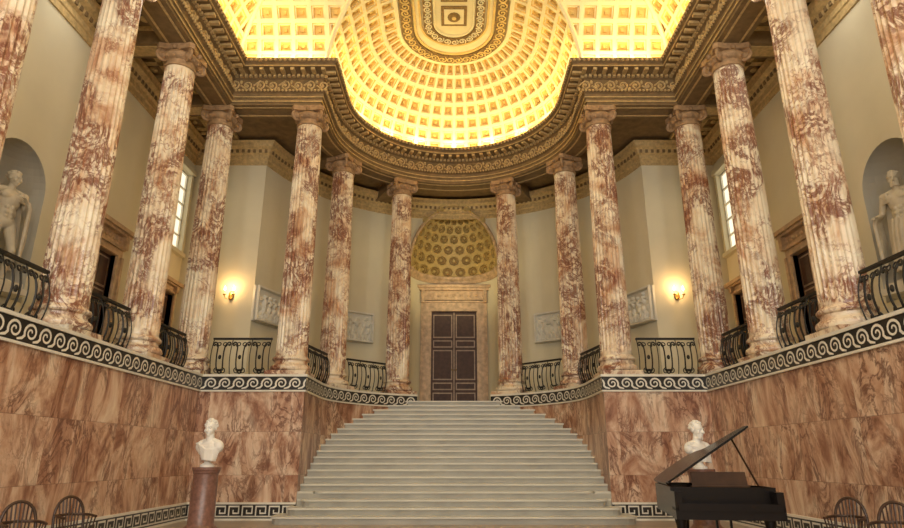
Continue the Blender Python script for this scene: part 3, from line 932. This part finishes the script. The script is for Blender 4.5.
# ------------------------------------------------------------ piano
def piano(loc,rz,s):
    e=empty('grand_piano',loc,rz,s)
    out=[(0,0),(1.5,0),(1.5,.85)]
    def bez(p0,p1,p2,p3,n):
        return [tuple((1-t)**3*a+3*(1-t)**2*t*b_+3*(1-t)*t*t*c+t**3*d for a,b_,c,d in zip(p0,p1,p2,p3)) for t in [k/n for k in range(1,n+1)]]
    out+=bez((1.5,.85),(1.5,1.25),(1.0,1.25),(.92,1.65),10)
    out+=bez((.92,1.65),(.86,2.15),(.7,2.3),(.42,2.3),10)
    out+=bez((.42,2.3),(.15,2.3),(0,2.2),(0,2.0),6)
    body=[(0,.34),(1.5,.34)]+[p for p in out if p[1]>.34]
    b=B()
    n=len(body)
    cx,cy=.65,1.1
    inn=[(x+(cx-x)*.045,y+(cy-y)*.035) for x,y in body]
    vs=[(x,y,.58) for x,y in body]+[(x,y,1.0) for x,y in body]+[(x,y,1.0) for x,y in inn]+[(x,y,.88) for x,y in inn]
    fs=[]
    for i in range(n):
        j=(i+1)%n
        fs+=[(i,j,n+j,n+i),(n+i,n+j,2*n+j,2*n+i),(2*n+i,2*n+j,3*n+j,3*n+i)]
    fs.append(tuple(range(n))[::-1]); b.add(vs,fs,0)
    b.add([(x,y,.885) for x,y in inn],[tuple(range(n))],1)
    b.box((.75,.17,.65),(1.5,.34,.16),0)
    for x in (.05,1.45): b.box((x,.17,.82),(.1,.34,.26),0)
    b.box((.75,.34,.88),(1.4,.05,.22),0)
    b.box((.75,.0,.74),(1.42,.05,.10),0)
    b.obj('case',['ebony','brass'],parent=e)
    b=B(); b.box((.75,.14,.745),(1.3,.17,.03),0)
    for k in range(52):
        if k%7 in (2,6): continue
        b.box((.1+.025*(k+1),.17,.765),(.013,.1,.02),1)
    for k in range(53): b.box((.1+.025*k,.14,.761),(.0015,.17,.001),1)
    b.obj('keys',['ivory','ebony'],parent=e)
    b=B(); ang=rad(33)
    b.T=Matrix.Translation((0,0,1.02))@Matrix.Rotation(-ang,4,'Y')
    lo=[(x*1.01,y) for x,y in body]; lo=[(0,.62),(1.515,.62)]+[p for p in lo[2:] if p[1]>.62]
    b.prism(lo,0,.035,0)
    b.box((.76,.48,.05),(1.5,.28,.028),0) 
    b.prism([(x*.9+.06,y*.9+.12) for x,y in lo],-.004,0.0,1)
    b.obj('lid',['ebony','pianow'],parent=e)
    b=B()
    b.tube([(1.43,.95,1.0),(1.43*math.cos(ang)*.93,.95,1.0+1.33*math.sin(ang))],.016,8)
    b.obj('prop_stick',['pianow'],parent=e)
    b=B(); b.box((.75,.5,1.11),(.8,.02,.22),0,rx=rad(-18)); b.box((.75,.46,1.01),(.84,.1,.02),0)
    b.obj('music_desk',['pianow'],parent=e)
    for i,(x,y) in enumerate(((.12,.42),(1.38,.42),(.45,2.0))):
        b=B(); b.lathe([(.03,.0),(.03,.05),(.035,.07),(.06,.2),(.05,.26),(.07,.45),(.09,.56),(.09,.62)],16,(x,y,0))
        b.obj('leg_%d'%(i+1),['ebony'],parent=e,smooth=40)
    b=B()
    for x in (.65,.85): b.box((x,.5,.38),(.03,.05,.52),0)
    b.box((.75,.5,.12),(.34,.12,.06),0)
    for x in (.68,.75,.82): b.box((x,.4,.10),(.03,.14,.012),1)
    b.obj('pedal_lyre',['ebony','brass'],parent=e)
    return e
piano((3.62,10.7,0),rad(-10),1.12)

# ------------------------------------------------------------ chairs
def chair(loc,rz):
    e=empty('spindle_back_armchair',loc,rz,.94)
    b=B(); o=[(.27*math.cos(t)*(1 if math.sin(t)>0 else 1.05),.25*math.sin(t)) for t in [2*pi*k/24 for k in range(24)]]
    b.prism(o,.43,.47); b.obj('seat',['wood'],parent=e)
    for i,(x,y) in enumerate(((-.2,-.18),(.2,-.18),(-.18,.18),(.18,.18))):
        b=B(); b.tube([(x*.85,y*.85,.44),(x*1.0,y*1.0,.25),(x*1.15,y*1.15,0)],[.018,.024,.014],8); b.obj('leg_%d'%(i+1),['wood'],parent=e,smooth=60)
    b=B()
    bow=[]
    for k in range(21):
        t=pi*k/20; x=-.26*math.cos(t); z=.47+.54*math.sin(t)**.6; bow.append((x,.20+.10*(z-.47)/.56,z))
    b.tube(bow,.026,8)
    for k in range(7):
        u=-.18+.36*k/6; t=math.acos(max(-1,min(1,-u/.26))); zt=.47+.54*math.sin(t)**.6
        b.tube([(u*.8,.2,.46),(u,.20+.10*(zt-.47)/.56,zt)],.013,6)
    b.obj('bow_back',['wood'],parent=e,smooth=60)
    b=B()
    arm=[(-.27,-.2,.68),(-.29,0,.69),(-.25,.2,.70),(0,.275,.71),(.25,.2,.70),(.29,0,.69),(.27,-.2,.68)]
    b.tube(arm,.024,8)
    for x in (-.27,.27):
        for y in (-.17,-.05,.07): b.tube([(x*.9,y,.46),(x*1.04,y,.69)],.013,6)
    b.obj('arm_rail',['wood'],parent=e,smooth=60)
for (x,y,r) in ((-6.5,9.95,50),(-6.45,11.2,55),(6.45,10.85,-52),(6.5,9.8,-50)):
    chair((x,y,0),rad(r))

# ------------------------------------------------------------ lights
def area(name,loc,direction,sx,sy,p,col):
    l=bpy.data.lights.new(name,'AREA'); l.shape='RECTANGLE'; l.size=sx; l.size_y=sy; l.energy=p; l.color=col
    o=bpy.data.objects.new(name,l); COL.objects.link(o); o.location=loc
    o.rotation_euler=Vector(direction).to_track_quat('-Z','Y').to_euler(); return o
W=(1,.77,.34)
def strip(name,loc,length,along,p):
    l=bpy.data.lights.new(name,'AREA'); l.shape='RECTANGLE'; l.size=length if along=='x' else .15; l.size_y=.15 if along=='x' else length; l.energy=p; l.color=W
    o=bpy.data.objects.new(name,l); COL.objects.link(o); o.location=loc
    o.rotation_euler=(pi,0,0)
Z=14.52+DZ
U_=.60
strip('cornice_glow_fill',(-XC+.75,8.5,Z),17,'y',400*U_)  # added strips, out of sight on the ledge, for the warm ceiling glow
strip('cornice_glow_fill',(XC-.75,8.5,Z),17,'y',400*U_)
strip('cornice_glow_fill',(-5.6,17.5,Z),2.2,'x',80*U_)
strip('cornice_glow_fill',(5.6,17.5,Z),2.2,'x',80*U_)
for k in range(9):
    a=rad(8+164*k/8); strip('cornice_glow_fill',(4.1*math.cos(a),YC+4.1*math.sin(a),Z),.8,'x',48*U_)
for sx in (-1,1): strip('cornice_glow_fill',(sx*4.1,18.5,Z),1.3,'y',62*U_)
for x in (-4.2,0,4.2): area('window_daylight',(x,YN+.3,7.5),(0,1,-.05),2.2,6,570,(1,.95,.86))
for sx in (-1,1):
    area('aisle_fill',(sx*9.0,7.0,13.1),(0,.3,-1),1.0,6,60,(1,.90,.70))  # added soft fill for the aisle walls and statues, no fitting modelled
    area('aisle_fill',(sx*8.2,12.6,12.7),(sx*.35,0,-1),.6,3,34,(1,.92,.75))
area('niche_fill',(0,25.6,8.6),(0,.55,.8),1.5,.3,48,(1,.80,.40))  # added upward fill to brighten the half-dome coffers
area('hall_overhead_fill',(0,8,16.7),(0,.25,-1),5,8,420,(1,.88,.66))  # added overhead fill for the hall; the flat ceiling above is closed
w=bpy.data.worlds.new('w'); sc.world=w; w.use_nodes=True
w.node_tree.nodes['Background'].inputs[0].default_value=(.8,.85,1,1); w.node_tree.nodes['Background'].inputs[1].default_value=.3

# ------------------------------------------------------------ camera
cam=bpy.data.cameras.new('camera'); co=bpy.data.objects.new('camera',cam); COL.objects.link(co)
cam.sensor_width=36; cam.lens=36*610/904; cam.clip_end=200
co.location=(0,0,1.6); co.rotation_euler=(rad(90+17.6),0,0)
cam.shift_x=-(454-452)/904
sc.camera=co
